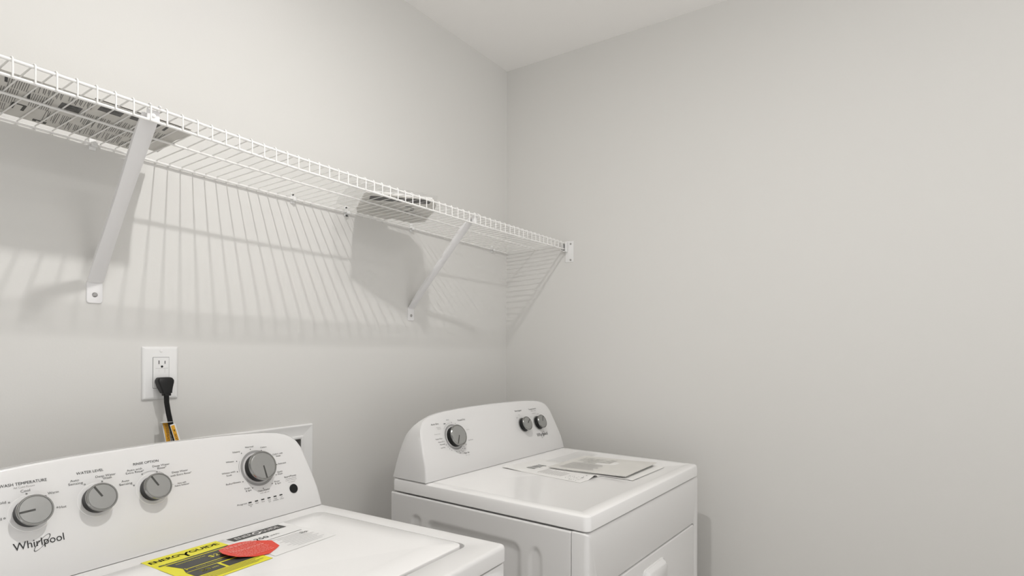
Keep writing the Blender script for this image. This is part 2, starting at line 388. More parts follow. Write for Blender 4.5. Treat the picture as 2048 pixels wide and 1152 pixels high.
# print on the underside: columns of text lines, pictures and dark blocks
pr = MB()
def NP(x, y): return (x, y, nz(x, y) - 0.00025)
def nline(x, y0, y1, wd, jit=0.0):
    n = 4; vs = []
    for i in range(n + 1):
        y = y0 + (y1 - y0) * i / n; xx = x + jit * i / n
        vs += [NP(xx - wd / 2, y), NP(xx + wd / 2, y)]
    pr.add(vs, [(2 * i, 2 * i + 1, 2 * i + 3, 2 * i + 2) for i in range(n)])
rs = random.Random(23)
x = -2.06
while x < -1.49:
    cw = rs.uniform(0.036, 0.060); y = -0.230
    while y < -0.035:
        h = min(rs.uniform(0.040, 0.085), -0.026 - y)
        if h < 0.012: break
        typ = rs.choice(['text', 'text', 'text', 'text', 'pic', 'head', 'frame', 'text'])
        x0_, x1_, y0_, y1_ = x + 0.002, min(x + cw - 0.002, -1.468), y + 0.002, y + h - 0.002
        if x1_ - x0_ < 0.008: break
        sk = 0.16 * (y1_ - y0_)
        if typ == 'text':
            xx = x0_ + 0.001
            while xx < x1_ - 0.001:
                pr.cur = rs.choice([1, 1, 0]); nline(xx, y0_ + rs.uniform(0, 0.003), y1_ - rs.uniform(0, 0.25) * h, 0.0009, sk); xx += rs.choice([0.0030, 0.0030, 0.0052])
        elif typ == 'head':
            pr.cur = 0; nline(x0_ + 0.004, y0_, y1_ - 0.3 * h, 0.0042, sk)
            pr.cur = 1
            for q in range(int((x1_ - x0_ - 0.010) / 0.0032)): nline(x0_ + 0.010 + q * 0.0032, y0_, y1_, 0.0009, sk)
        elif typ == 'frame':
            pr.cur = 2; ya, yb_ = y0_, y0_ + min(0.034, y1_ - y0_)
            nline(x0_ + 0.003, ya, yb_, 0.006, 0.10 * (yb_ - ya)); nline(x0_ + 0.019, ya, yb_, 0.005, 0.10 * (yb_ - ya))
            put_rect(pr, NP, x0_, x0_ + 0.021, ya, ya + 0.006)
        elif typ == 'pic':
            pr.cur = 1; n_ = 5; ya, yb_ = y0_, y0_ + 0.55 * (y1_ - y0_)
            nline((x0_ + x1_) / 2, ya, yb_, (x1_ - x0_) * 0.8, 0.1 * (yb_ - ya)); pr.cur = 2
            for q in range(10):
                px, py = rs.uniform(x0_ + 0.004, x1_ - 0.010), rs.uniform(ya, yb_ - 0.005); put_rect(pr, lambda u, v: (u, v, nz(u, v) - 0.0004), px, px + rs.uniform(0.003, 0.009), py, py + 0.0035)
        y += h
    x += cw
pr.build('printed_side', [M['ink'], M['ink2'], M['charcoal'], M['beige']], news, smooth=0, recalc=False)

book = thing('bagged_booklet', 'grey booklet in a clear plastic bag on the wire shelf, left of the right bracket', 'booklet')
OUT = [(-0.975, -0.205), (-0.88, -0.257), (-0.80, -0.300), (-0.755, -0.268), (-0.6955, -0.2024), (-0.659, -0.146), (-0.6156, -0.0923), (-0.631, -0.045), (-0.690, -0.038), (-0.722, -0.036), (-0.715, -0.014), (-0.84, -0.012), (-0.861, -0.035), (-0.92, -0.118)]
def bz(x, y): return deck_z(x, y) + 0.0004
sheet('cover', dense(OUT), bz, 0.0035, M['booklet'], book)
inn = [(-0.965, -0.204), (-0.80, -0.294), (-0.70, -0.195), (-0.625, -0.090), (-0.636, -0.05), (-0.73, -0.045), (-0.85, -0.02), (-0.91, -0.115)]
sheet('pages', dense(inn), bz, 0.006, M['paper'], book, 0.0036)
pr = MB()
def BP(u, v): 
    c, s_ = 0.79, -0.61
    x = -0.975 + u * c + v * 0.61; y = -0.205 + u * s_ + v * 0.79
    return (x, y, bz(x, y) - 0.0003)
put_rect(pr, BP, 0.015, 0.19, 0.03, 0.075)
pr.cur = 1
for k in range(9): put_rect(pr, BP, 0.02 + (k % 2) * 0.01, 0.12 + 0.007 * (k % 4), 0.10 + k * 0.014, 0.103 + k * 0.014)
pr.cur = 0
for k in range(6): put_rect(pr, BP, 0.125 + 0.01 * (k % 3), 0.145 + 0.01 * (k % 3), 0.12 + 0.02 * k, 0.128 + 0.02 * k)
pr.cur = 2; put_rect(pr, BP, 0.12, 0.16, 0.055, 0.07)
pr.build('printed_side', [M['ink2'], M['photo'], M['beige']], book, smooth=0, recalc=False)
fo = dense([(-1.03, -0.215), (-0.985, -0.245), (-0.80, -0.315), (-0.66, -0.175), (-0.60, -0.075), (-0.61, -0.03), (-0.70, -0.012), (-0.92, -0.010), (-0.96, -0.07)], 0.02)
cx_, cy_ = -0.8, -0.15
rf = random.Random(3)
fl = []
for rr, hh in ((1.0, 0.011), (0.93, 0.0155), (0.6, 0.017), (0.25, 0.016)):
    fl.append([(cx_ + (x - cx_) * rr, cy_ + (y - cy_) * rr, bz(cx_ + (x - cx_) * rr, cy_ + (y - cy_) * rr) + hh + rf.uniform(-0.0012, 0.0012)) for x, y in fo])
tag(MB().loft(fl, False, True).build('plastic_bag', M['film'], book, smooth=60, recalc=True), 'clear plastic bag')

# ---------------------------------------------------------------- wall outlet, plug and cord
OX, OZ = -1.4139, 1.2325
t = thing('wall_outlet', 'white wall outlet with a wide cover plate above the washer', 'outlet', (OX, 0, OZ))
hw, hh = 0.0397, 0.062
lo = [[(x, 0, z) for x, z in rrect(-hw, hw, -hh, hh, 0.003, 3)], [(x, -0.0022, z) for x, z in rrect(-hw, hw, -hh, hh, 0.003, 3)],
      [(x, -0.0052, z) for x, z in inset(-hw, hw, -hh, hh, 0.003, 0.0035, 3)], [(x, -0.0062, z) for x, z in inset(-hw, hw, -hh, hh, 0.006, 0.007, 3)]]
MB().loft(lo).build('cover_plate', M['plate'], t, smooth=50)
ir = [-0.0172, 0.0172, -0.0345, 0.0362]
tag(MB().loft([[(x, y, z) for x, z in rrect(*[ir[0] - 0.0008, ir[1] + 0.0008, ir[2] - 0.0008, ir[3] + 0.0008], 0.001, 2)] for y in (-0.0061, -0.0063)]).build('seam_shade', M['ink2'], t, smooth=0), 'thin grey strip painted as the shadow gap round the socket face')  # grey rim stands in for the shade in the gap
rc = MB().loft([[(x, -0.006, z) for x, z in rrect(*ir, 0.001, 2)], [(x, -0.0074, z) for x, z in rrect(*ir, 0.001, 2)]]).build('receptacle', M['plate'], t, bevel=0.0003, seg=1)
sl = MB()
def OP(u, v): return (u, -0.0076, v)
for zo in (0.0,):
    put_rect(sl, OP, -0.0059, -0.0041, 0.0207, 0.0292); put_rect(sl, OP, 0.0074, 0.0090, 0.0212, 0.0282)
    put_disc(sl, OP, 0.0016, 0.0149, 0.0026, 14)
sl.build('socket_slots', M['hole'], rc, smooth=0)
sl = MB()
put_rect(sl, OP, -0.0122, 0.0150, 0.0103, 0.0109); put_rect(sl, OP, 0.0078, 0.0082, 0.0, 0.0103); put_rect(sl, OP, -0.0050, -0.0047, 0.001, 0.0085); put_rect(sl, OP, -0.0150, 0.0150, -0.0300, -0.0296)
sl.build('moulded_lines', M['ink3'], rc, smooth=0)
MB().lathe((0, -0.006, 0.0517), (0, -1, 0), [(0.0036, 0), (0.0034, 0.0009), (0.002, 0.0016)], 18).build('screw', M['plate'], t)

cord = thing('power_cord', 'black power cord with moulded plug in the wall outlet', 'power cord', (OX, 0, 1.0))
PX = 0.0022
def ring(zc, hw_, yb, yf, cx=PX, r=0.004):
    return [(x + cx, y, zc - 1.0) for x, y in rrect(-hw_, hw_, yf, yb, min(r, hw_ * 0.6), 4)]
MB().loft([ring(1.2225, 0.0125, -0.008, -0.024), ring(1.2210, 0.0150, -0.0078, -0.0265), ring(1.2160, 0.0178, -0.0078, -0.029), ring(1.2110, 0.0172, -0.0078, -0.0305), ring(1.2000, 0.0135, -0.0078, -0.033),
           ring(1.1910, 0.0112, -0.014, -0.035), ring(1.1866, 0.0105, -0.017, -0.036), ring(1.1862, 0.0083, -0.019, -0.035), ring(1.1805, 0.0080, -0.020, -0.036)]).build('plug', M['black'], cord, smooth=35, bevel=0.0006, seg=2)
path = [(PX, -0.028, 0.183), (PX + 0.0005, -0.028, 0.165), (PX + 0.004, -0.029, 0.140), (PX + 0.009, -0.031, 0.112), (PX + 0.017, -0.034, 0.080), (PX + 0.024, -0.038, 0.045), (PX + 0.028, -0.045, 0.0), (PX + 0.02, -0.055, -0.10), (0, -0.06, -0.25)]
b = MB()
for q in (-0.0022, 0.0022): b.tube([(x + q, y, z) for x, y, z in path], 0.0034, 10)
b.build('cord', M['rubber'], cord)
def strip(p0, p1, wv, dv, th, n=6, bow=0.0):
    p0, p1, wv, dv = Vector(p0), Vector(p1), Vector(wv), Vector(dv)
    def F(u, v): 
        c = p0 + (p1 - p0) * u; return c + wv * v + dv * (bow * math.sin(PI * u) )
    return F
# label wrapped round the cord (right) and the flag of it standing off to the left
TA = strip((0.0050, -0.0385, 0.1130), (0.0235, -0.048, 0.035), (0.0118, 0, 0.0026), (0, -1, 0), 0)
g = MB(); g.grid(lambda u, v: TA(u, v), 8, 2)
ta = g.build('warning_label', M['label'], cord, solid=0.0004); tag(ta, 'white cord label with an orange warning band')
pr = MB(); nrm = Vector((-0.15, -1, -0.1)).normalized() * 0.0009
def TP(u, v): return TA(u, v) + nrm
put_rect(pr, TP, 0.03, 1.0, 0.12, 0.74)
pr.cur = 1
pr.poly([TP(0.16, 0.3), TP(0.16, 0.66), TP(0.085 + 0.15, 0.48)])
def TT(u, v): return TA(u, 1 - v) + nrm * 1.3
put_text(pr, 'WARNING', lambda u, v: TT(u, v), 0.28, 0.80, 0.36, 0.40)
pr.cur = 1
pr.build('label_print', [M['orange'], M['brown']], ta, smooth=0, recalc=False)
TB = strip((-0.0060, -0.022, 0.1185), (0.0030, -0.028, 0.050), (0.0265, -0.002, -0.0015), (0, -1, 0), 0, bow=0.003)
def TBf(u, v): return TB(u, v * (1 - 0.35 * u) )
g = MB(); g.grid(TBf, 8, 3)
tb = g.build('warning_label', M['label'], cord, solid=0.0004); tag(tb, 'white flag of the cord label with an orange band and small print')
pr = MB(); nb = Vector((-0.05, -1, 0)).normalized() * 0.0009
for k in range(8): put_rect(pr, lambda u, v: TBf(u, v) + nb, 0.02 + 0.12 * k, 0.02 + 0.12 * (k + 1), 0.08, 0.50)
pr.cur = 1
put_text(pr, 'WARNING', lambda u, v: TBf(u, 1 - v) + nb * 1.4, 0.06, 0.62, 0.58, 0.24)
pr.cur = 2
for k in range(4):
    for j in range(6): put_rect(pr, lambda u, v: TBf(u, v) + nb, 0.06 + 0.13 * j, 0.16 + 0.13 * j, 0.58 + k * 0.10, 0.62 + k * 0.10)
pr.build('label_print', [M['orange'], M['brown'], M['ink']], tb, smooth=0, recalc=False)
# folded-over tab bridging the two halves
MB().box(-0.010, 0.0125, -0.036, -0.020, 0.1192, 0.1198).build('label_fold', M['label'], cord, smooth=0)

# ---------------------------------------------------------------- recessed washer supply box
t = thing('washer_supply_box', 'white recessed plumbing box in the wall behind the washer', 'plumbing box', (0, 0, 0))
FX0, FX1, FZ0, FZ1 = -1.342, -0.995, 0.845, 1.070
def LP(y, d, r=0.004, rect=(FX0, FX1, FZ0, FZ1)): return [(x, y, z) for x, z in inset(*rect, r + max(0, 0), d, 4)]
op = (BX0, BX1, BZ0, BZ1)
MB().loft([LP(0, 0), LP(-0.0035, 0), LP(-0.0065, 0.003), LP(-0.0065, 0.006), LP(-0.0050, 0.009), LP(-0.0050, 0, 0.004, (BX0 - 0.009, BX1 + 0.009, BZ0 - 0.009, BZ1 + 0.009)),
           LP(-0.0072, 0, 0.004, (BX0 - 0.006, BX1 + 0.006, BZ0 - 0.006, BZ1 + 0.006)), LP(-0.0072, 0, 0.003, (BX0 - 0.002, BX1 + 0.002, BZ0 - 0.002, BZ1 + 0.002)), LP(-0.005, 0.001, 0.003, op)], False, False).build('frame', M['plate'], t, smooth=30, recalc=True)
b = MB(); b.loft([LP(-0.005, 0.001, 0.003, op), LP(0.085, 0.001, 0.003, op)], False, True)
b.build('recess', M['recess'], t, smooth=30, recalc=False)

# ---------------------------------------------------------------- shared appliance pieces
TH = rad(22); YO, ZO = 0.0062, 0.035
PROF = [(0, 0), (0.0095, 0.07), (0.0165, 0.110), (0.0245, 0.145), (0.0325, 0.160), (0.044, 0.1735), (0.058, 0.182), (0.078, 0.188), (0.11, 0.193), (0.147, 0.1960), (0.21, 0.1990), (0.28, 0.2005)]
def face_pt(x, t_, lift=0.0):
    """point on the front face of a control panel; t_ measured up the slope"""
    if t_ <= 0.0355:
        k = t_ / 0.0355; y, z = YO * k, ZO * k
    else:
        d = t_ - 0.0355; y, z = YO + d * math.sin(TH), ZO + d * math.cos(TH)
    return (x, y - lift * math.cos(TH), z + lift * math.sin(TH))
def console(W_, parent, depth=0.135, z0=0.0015):
    half = PROF + [(W_ / 2, 0.2015)]
    out = [(o, t_) for o, t_ in half] + [(W_ - o, t_) for o, t_ in reversed(half[:-1])]
    # add points along the low straight sides
    def densify(pts):
        r = []
        for (a, b_), (c, d) in zip(pts, pts[1:]):
            n = 3 if abs(d - b_) > 0.03 else (4 if abs(c - a) > 0.05 else 2)
            for k in range(n): r.append((a + (c - a) * k / n, b_ + (d - b_) * k / n))
        return r + [pts[-1]]
    out = densify(out)
    bs = [(0, depth), (0.0375, depth - 0.006), (0.0826, depth - 0.017), (0.12, depth - 0.029), (0.1463, depth - 0.048), (0.171, depth - 0.072), (0.20, depth - 0.100)]
    def ring(wt, shr=0.0, push=0.0):
        L = []
        for x, t_ in out:
            cxm = W_ / 2; 
            xx = x + (shr if x < cxm else -shr) * min(1, abs(x - cxm) / 0.05)
            f = Vector(face_pt(xx, max(0, t_ - (shr if t_ > 0.005 else 0)), -push))
            yb = max(interp(bs, f.z), f.y + 0.004)
            L.append((xx, f.y + (yb - f.y) * wt, f.z + z0))
        return L
    m = MB()
    loops = [ring(0, 0.0050, 0.0), ring(0, 0.0022, 0.0007), ring(0.0, 0.0006, 0.0022), ring(0.05, 0), ring(0.35, 0), ring(0.7, 0), ring(0.93, 0.001), ring(1.0, 0.004)]
    m.loft(loops, False, True)
    # the front face is filled as vertical strips so that its lower flare stays crisp
    fr = loops[0]; n = len(fr); h = n // 2
    fs = []
    pairs = [(i, n - 1 - i) for i in range(h)]
    base = []
    cols = 1
    vs = []; rows = []
    for a, b_ in pairs:
        A, B = Vector(fr[a]), Vector(fr[b_])
        row = []
        for k in range(9):
            p = A + (B - A) * k / 8; row.append(len(vs)); vs.append(tuple(p))
        rows.append(row)
    for r0, r1 in zip(rows, rows[1:]):
        for k in range(8): fs.append((r0[k], r0[k + 1], r1[k + 1], r1[k]))
    top = rows[-1]
    m.add(vs, fs)
    o = m.build('control_panel', M['panel'], parent, smooth=38)
    bm = bmesh.new(); bm.from_mesh(o.data); bmesh.ops.remove_doubles(bm, verts=bm.verts[:], dist=1e-5); bmesh.ops.recalc_face_normals(bm, faces=bm.faces[:])
    bm.to_mesh(o.data); bm.free()
    o.data.polygons.foreach_set('use_smooth', [True] * len(o.data.polygons)); o.data.set_sharp_from_angle(angle=rad(38))
    return o
def knob(parent, x, t_, R, ang, ringr=None, skirt=None, h=0.021, name='control_knob', dish=None):
    h = h + 0.0015
    o = Vector(face_pt(x, t_, 0)) + Vector((0, 0, 0.0015)); nz_ = Vector((0, -math.cos(TH), math.sin(TH)))
    u = Vector((1, 0, 0)); v = Vector((0, math.sin(TH), math.cos(TH)))
    if ringr:
        b = MB(); put_ring(b, lambda a, c: tuple(o + u * a + v * c + nz_ * 0.0005), 0, 0, ringr - 0.0052, ringr, n=48)
        b.build('printed_ring', M['ring'], parent, smooth=0)
    if dish:
        MB().lathe(o, nz_, [(dish, 0), (dish - 0.0008, 0.0005), (dish - 0.004, 0.0003), (0.005, 0.0002)], 48).build('dial_dish', M['dish'], parent)
    if skirt:
        MB().lathe(o, nz_, [(skirt, 0), (skirt, 0.0012), (skirt - 0.0015, 0.002), (0.005, 0.002)], 40).build('dial_skirt', M['skirt'], parent)
    k = MB().lathe(o, nz_, [(R * 0.95, 0.0008), (R * 0.96, 0.003), (R * 0.95, h * 0.72), (R * 0.97, h * 0.80), (0.003, h * 0.80)], 48).build(name, M['black'], parent)
    MB().lathe(o, nz_, [(R * 0.95, h * 0.76), (R, h * 0.80), (R, h * 0.95), (R * 0.965, h), (R * 0.90, h), (R * 0.885, h - 0.0009), (0.002, h - 0.0009)], 56).build('rim', M['chrome'], k, smooth=30)
    MB().lathe(o, nz_, [(R * 0.885, h - 0.0008), (R * 0.86, h - 0.0003), (0.001, h - 0.0001)], 48).build('dial_face', M['dial'], k, smooth=30)
    c, s_ = math.cos(rad(ang)), math.sin(rad(ang)); b = MB()
    def G(a, w_): return tuple(o + u * (a * c - w_ * s_) + v * (a * s_ + w_ * c) + nz_ * (h + 0.0003))
    b.poly([G(0.02 * R, -0.0015), G(0.88 * R, -0.0015), G(0.88 * R, 0.0015), G(0.02 * R, 0.0015)]); b.build('pointer', M['groove'], k, smooth=0)
    return k
def logo(b, fn, x0, x1, base, asc):
    vs, fs = text_geo('Whirlpool'); a = min(v[0] for v in vs); c = max(v[0] for v in vs)
    top = max(v[1] for v in vs); sx = (x1 - x0) / (c - a); sy = asc / top
    b.add([fn(x0 + (x - a) * sx, base + y * sy) for x, y in vs], fs)
    W_ = x1 - x0; cx, cy = x0 + W_ * 0.555, base + asc * 0.33; A = W_ * 0.235; rot = rad(44)
    n = 48; vv = []; ff = []
    for i in range(n + 1):
        an = 2 * PI * i / n
        th = 0.00022 + 0.00028 * abs(math.cos(an + 0.6))
        for q in (-th, th):
            x, y = (A + q) * math.cos(an), (A * 0.27 + q) * math.sin(an)
            vv.append(fn(cx + x * math.cos(rot) - y * math.sin(rot), cy + x * math.sin(rot) + y * math.cos(rot)))
    for i in range(n): ff.append((2 * i, 2 * i + 1, 2 * i + 3, 2 * i + 2))
    b.add(vv, ff)

# ---------------------------------------------------------------- washer
WW = 0.6985
WO = (-1.1733, -0.2818); WR = rad(2.6353)
# local frame: x to the right along the panel, y towards the back wall, origin on the deck at the panel's right lower corner
wa = thing('washer', 'white top-loading washing machine with a yellow label on its lid', 'washing machine', (WO[0], WO[1], 0), WR)
H = 0.915
X0, X1, Y0, Y1 = -WW - 0.004, 0.005, -0.5235, 0.150
def lp(z, d, rect, r=0.013): return at_z(inset(*rect, r, d), z + H)
O_ = (X0, X1, Y0, Y1); I_ = (-0.6615, -0.0370, -0.4625, -0.036)
MB().loft([lp(-0.0325, 0.002, O_), lp(-0.031, 0, O_), lp(-0.0075, 0, O_), lp(-0.003, 0.0015, O_), lp(-0.0008, 0.0045, O_), lp(0, 0.0085, O_), lp(0, -0.002, I_, 0.022), lp(-0.0015, 0, I_, 0.022), lp(-0.013, 0.001, I_, 0.022)]).build('top_deck', M['enamel'], wa, smooth=40)
L_ = (-0.6585, -0.0400, -0.4545, -0.038)
MB().loft([lp(-0.0125, 0.001, L_, 0.021), lp(-0.003, 0, L_, 0.021), lp(-0.0006, 0.001, L_, 0.021), lp(0.0006, 0.0035, L_, 0.021), lp(0.0006, 0.055, L_, 0.06), lp(0.0001, 0.062, L_, 0.06)]).build('lid', M['lid'], wa, smooth=40)
C_ = (X0 + 0.002, X1 - 0.0015, Y0 + 0.002, Y1 - 0.01)
MB().loft([at_z(inset(*C_, 0.012, 0), 0.015), at_z(inset(*C_, 0.012, 0), H - 0.039), at_z(inset(*C_, 0.012, 0.0015), H - 0.0365), at_z(inset(*C_, 0.012, 0.005), H - 0.0355)]).build('cabinet', M['enamel'], wa, smooth=40)
for x in (X0 + 0.05, X1 - 0.05):
    for y in (Y0 + 0.05, Y1 - 0.06): MB().cyl((x, y, 0), (x, y, 0.02), 0.02, n=16).build('foot', M['black'], wa)
wp = thing('panel_frame', None, None); wp.parent = wa; wp.name = 'console'; wp.location = (-WW, 0, H)   # carries the panel, its dials and print
console(WW, wp)
def WP(s_, t_): return Vector(face_pt(s_ + WW, t_, 0.0007)) + Vector((0, 0, 0.0015))
for s_, an in ((-0.5555, -177), (-0.4612, 117), (-0.3679, 116)): knob(wp, s_ + WW, 0.1148, 0.0245, an, dish=0.0300)
knob(wp, -0.1480 + WW, 0.1150, 0.0325, -86, ringr=0.0402)
b = MB(); o = WP(-0.0723, 0.0520); nrm = Vector((0, -math.cos(TH), math.sin(TH)))
b.lathe(o, nrm, [(0.0104, -0.0005), (0.0104, 0.0008), (0.0094, 0.0016), (0.001, 0.0013)], 32).build('start_button', M['black'], wp)
b = MB()
INKS = [M['ink'], M['ink2'], M['ink3'], M['black_ink']]
def flush(name, par):
    global b
    b.build(name, INKS, par, smooth=0, recalc=False); b = MB()
def T(s, x0, x1, base, h, c=1): b.cur = c; put_text(b, s, lambda u, v: tuple(WP(u, v)), x0, x1, base, h)
def Dt(x, y): b.cur = 0; put_ring(b, lambda u, v: tuple(WP(u, v)), x, y, 0.0007, 0.0013, n=14)
T('WASH TEMPERATURE', -0.5905, -0.528, 0.1622, 0.0048, 0); T('All Cold Rinses', -0.5731, -0.5450, 0.1570, 0.0030, 2)
T('Cool', -0.5645, -0.5520, 0.1496, 0.0042); Dt(-0.5574, 0.1463); T('Warm', -0.5296, -0.5143, 0.1388, 0.0042); Dt(-0.5330, 0.1372)
T('Hot', -0.5167, -0.5069, 0.1120, 0.0042); Dt(-0.5195, 0.1147); T('Cold', -0.5975, -0.5845, 0.1365, 0.0042); Dt(-0.5808, 0.1369)
T('Tap Cold', -0.6200, -0.5925, 0.1115, 0.0042); Dt(-0.5890, 0.1137)
flush('dial_scale', wp)
T('WATER LEVEL', -0.4854, -0.4437, 0.1637, 0.0046, 0); T('Auto', -0.4962, -0.4829, 0.1528, 0.0040); T('Sensing', -0.4995, -0.4779, 0.1472, 0.0040); Dt(-0.4757, 0.1449)
T('Deep Water', -0.4577, -0.4255, 0.1529, 0.0040); T('Wash', -0.4469, -0.4330, 0.1481, 0.0040); Dt(-0.4488, 0.1450)
flush('dial_scale', wp)
T('RINSE OPTION', -0.3940, -0.3490, 0.1643, 0.0046, 0); T('Auto with', -0.4069, -0.3806, 0.1548, 0.0038); T('Extra Rinse*', -0.4091, -0.3779, 0.1499, 0.0038); Dt(-0.3823, 0.1454)
T('Deep Water', -0.3618, -0.3298, 0.1549, 0.0038); T('Rinse*', -0.3535, -0.3370, 0.1496, 0.0038); Dt(-0.3557, 0.1452)
b.cur = 1; put_ring(b, lambda u, v: tuple(WP(u, v)), -0.3679, 0.1148, 0.0337, 0.0341, 71, 114, n=16)
put_ring(b, lambda u, v: tuple(WP(u, v)), -0.3679, 0.1148, 0.0337, 0.0341, 32, 64, n=10)
T('Auto', -0.4188, -0.4060, 0.1367, 0.0040); T('Sensing', -0.4232, -0.4014, 0.1311, 0.0040); Dt(-0.3996, 0.1274)
T('Deep Water', -0.3289, -0.2976, 0.1366, 0.0038); T('with Extra Rinse*', -0.3330, -0.2917, 0.1306, 0.0036)
T('Auto with', -0.3229, -0.3062, 0.1140, 0.0030, 0); T('Fabric Softener', -0.3285, -0.3004, 0.1097, 0.0030, 0)
b.cur = 1; put_rect(b, lambda u, v: tuple(WP(u, v)), -0.3360, -0.3300, 0.1152, 0.1155)
flush('dial_scale', wp)
for s, x0, x1, y in (('Normal', -0.1666, -0.1470, 0.1630), ('Heavy', -0.1974, -0.1806, 0.1565), ('Colors', -0.1307, -0.1153, 0.1573), ('Whites', -0.2174, -0.1994, 0.1375),
                     ('Whites with', -0.2317, -0.2016, 0.1150), ('Soak', -0.2225, -0.2100, 0.1092), ('Bulky/Sheets', -0.2275, -0.1945, 0.0913), ('Drain', -0.1893, -0.1765, 0.0740), ('& Spin', -0.1880, -0.1745, 0.0690),
                     ('Clean Washer', -0.1610, -0.1312, 0.0625), ('Colors with', -0.1045, -0.0784, 0.1368), ('Soak', -0.0972, -0.0850, 0.1318), ('Delicates', -0.0965, -0.0755, 0.1133),
                     ('Quick', -0.1036, -0.0898, 0.0952), ('Wash', -0.1084 + 0.004, -0.0912, 0.0900), ('Rinse', -0.1160, -0.1030, 0.0752), ('& Spin', -0.1160, -0.1010, 0.0702)):
    T(s, x0, x1, y, 0.0036)
T('with affresh', -0.1570, -0.1340, 0.0575, 0.0030, 2)
for x, y in ((-0.1557, 0.1589), (-0.1783, 0.1533), (-0.1300, 0.1525), (-0.1932, 0.1378), (-0.1969, 0.1151), (-0.1895, 0.0916), (-0.1708, 0.0742), (-0.1466, 0.0681), (-0.1227, 0.0740), (-0.1080, 0.0915), (-0.1000, 0.1140), (-0.1085, 0.1375)):
    b.cur = 0; put_disc(b, lambda u, v: tuple(WP(u, v)), x, y, 0.0011, 10)
b.cur = 1; put_ring(b, lambda u, v: tuple(WP(u, v)), -0.1480, 0.1150, 0.0440, 0.0444, 150, 182, n=10)
flush('dial_scale', wp)
T('Progress', -0.2132, -0.1917, 0.0438, 0.0034)
for i, (s1, s2) in enumerate((('Sensing', 'Fill'), ('Wash', ''), ('Rinse', ''), ('Final', 'Spin'), ('Cycle', 'Complete'), ('Lid', 'Locked'))):
    x = -0.1842 + 0.01524 * i
    b.cur = 3; put_rect(b, lambda u, v: tuple(WP(u, v)), x - 0.0037, x + 0.0037, 0.0437, 0.0461)
    b.cur = 1; put_text(b, s1, lambda u, v: tuple(WP(u, v)), x, None, 0.0392, 0.0024, 'C')
    if s2: put_text(b, s2, lambda u, v: tuple(WP(u, v)), x, None, 0.0355, 0.0024, 'C')
flush('progress_display', wp)
T('Start/Pause', -0.0894, -0.0572, 0.0799, 0.0038, 0)
b.cur = 0; put_rect(b, lambda u, v: tuple(WP(u, v)), -0.0869, -0.0581, 0.0764, 0.0768)
T('hold 3 seconds', -0.0880, -0.0580, 0.0718, 0.0027, 2); T('to cancel', -0.0820, -0.0635, 0.0675, 0.0027, 2)
flush('button_text', wp)
b.cur = 3; logo(b, lambda u, v: tuple(WP(u, v)), -0.5838, -0.5169, 0.0598, 0.0118)
flush('brand_logo', wp)
adopt(wp, wa)

# labels lying on the washer lid (same local frame as the washer)
ca, sa = math.cos(WR), math.sin(WR)
def wl(u, v, z=0.0): return (WO[0] + u * ca - v * sa, WO[1] + u * sa + v * ca, H + 0.0007 + z)
def flat(fn, pts, th):
    m = MB(); m.loft([[fn(u, v, 0) for u, v in pts], [fn(u, v, th) for u, v in pts]]); return m
eg = flat(wl, [(-0.4220, -0.2100), (-0.2855, -0.2095), (-0.2880, -0.0370), (-0.4235, -0.0355)], 0.0003).build('energy_label', M['yellow'], smooth=0)
tag(eg, 'yellow energy guide sticker on the washer lid, partly under the red tag', 'label')
b = MB(); ez = lambda z: (lambda u, v: wl(u, v, z))
E1 = ez(0.0006); E2 = ez(0.0009)
vsx = 0.0
for q in (0, 0.0005, 0.0010):
    put_text(b, 'ENERG', E1, -0.4185 + q, -0.3700 + q, -0.0610, 0.0130); put_text(b, 'GUIDE', E1, -0.3500 + q, -0.2955 + q, -0.0610, 0.0130)
    put_text(b, 'Y', E1, -0.3700 + q, -0.3500 + q, -0.0730, 0.0235)
put_rect(b, E1, -0.4165, -0.2900, -0.0845, -0.0790)
b.poly([E1(-0.4085, -0.0880), E1(-0.2920, -0.0880), E1(-0.2920, -0.1480), E1(-0.4060, -0.1480), E1(-0.3990, -0.1250)])
b.poly([E1(-0.4060, -0.1480), E1(-0.3540, -0.1500), E1(-0.3540, -0.1785), E1(-0.4050, -0.1785)])
put_rect(b, E1, -0.3490, -0.2950, -0.1790, -0.1530)
b.cur = 1
put_rect(b, E2, -0.3990, -0.3150, -0.1340, -0.1318); put_rect(b, E2, -0.3990, -0.3972, -0.1380, -0.1280)
put_rect(b, E2, -0.4060, -0.3500, -0.1495, -0.1480)
put_text(b, '250', E2, -0.3894, -0.3735, -0.1665, 0.0095); put_text(b, '250', E2, -0.3891, -0.3732, -0.1665, 0.0095); put_text(b, 'kWh', E2, -0.3700, -0.3590, -0.1660, 0.0055)
put_text(b, '$23', E2, -0.3440, -0.3180, -0.1150, 0.0120); put_text(b, 'Estimated Yearly Energy Cost', E2, -0.3960, -0.3450, -0.1000, 0.0045)
put_text(b, 'U.S. Government', E2, -0.4130, -0.3720, -0.0832, 0.0030); put_text(b, 'Cost Range of Similar Models', E2, -0.3850, -0.3400, -0.1420, 0.0030)
b.cur = 0
for k in range(4):
    put_rect(b, E2, -0.4000, -0.2950 - 0.012 * (k % 2), -0.1850 - 0.0055 * k, -0.1838 - 0.0055 * k)
b.build('printed_panel', [M['charcoal'], M['yellow']], eg, smooth=0, recalc=False)

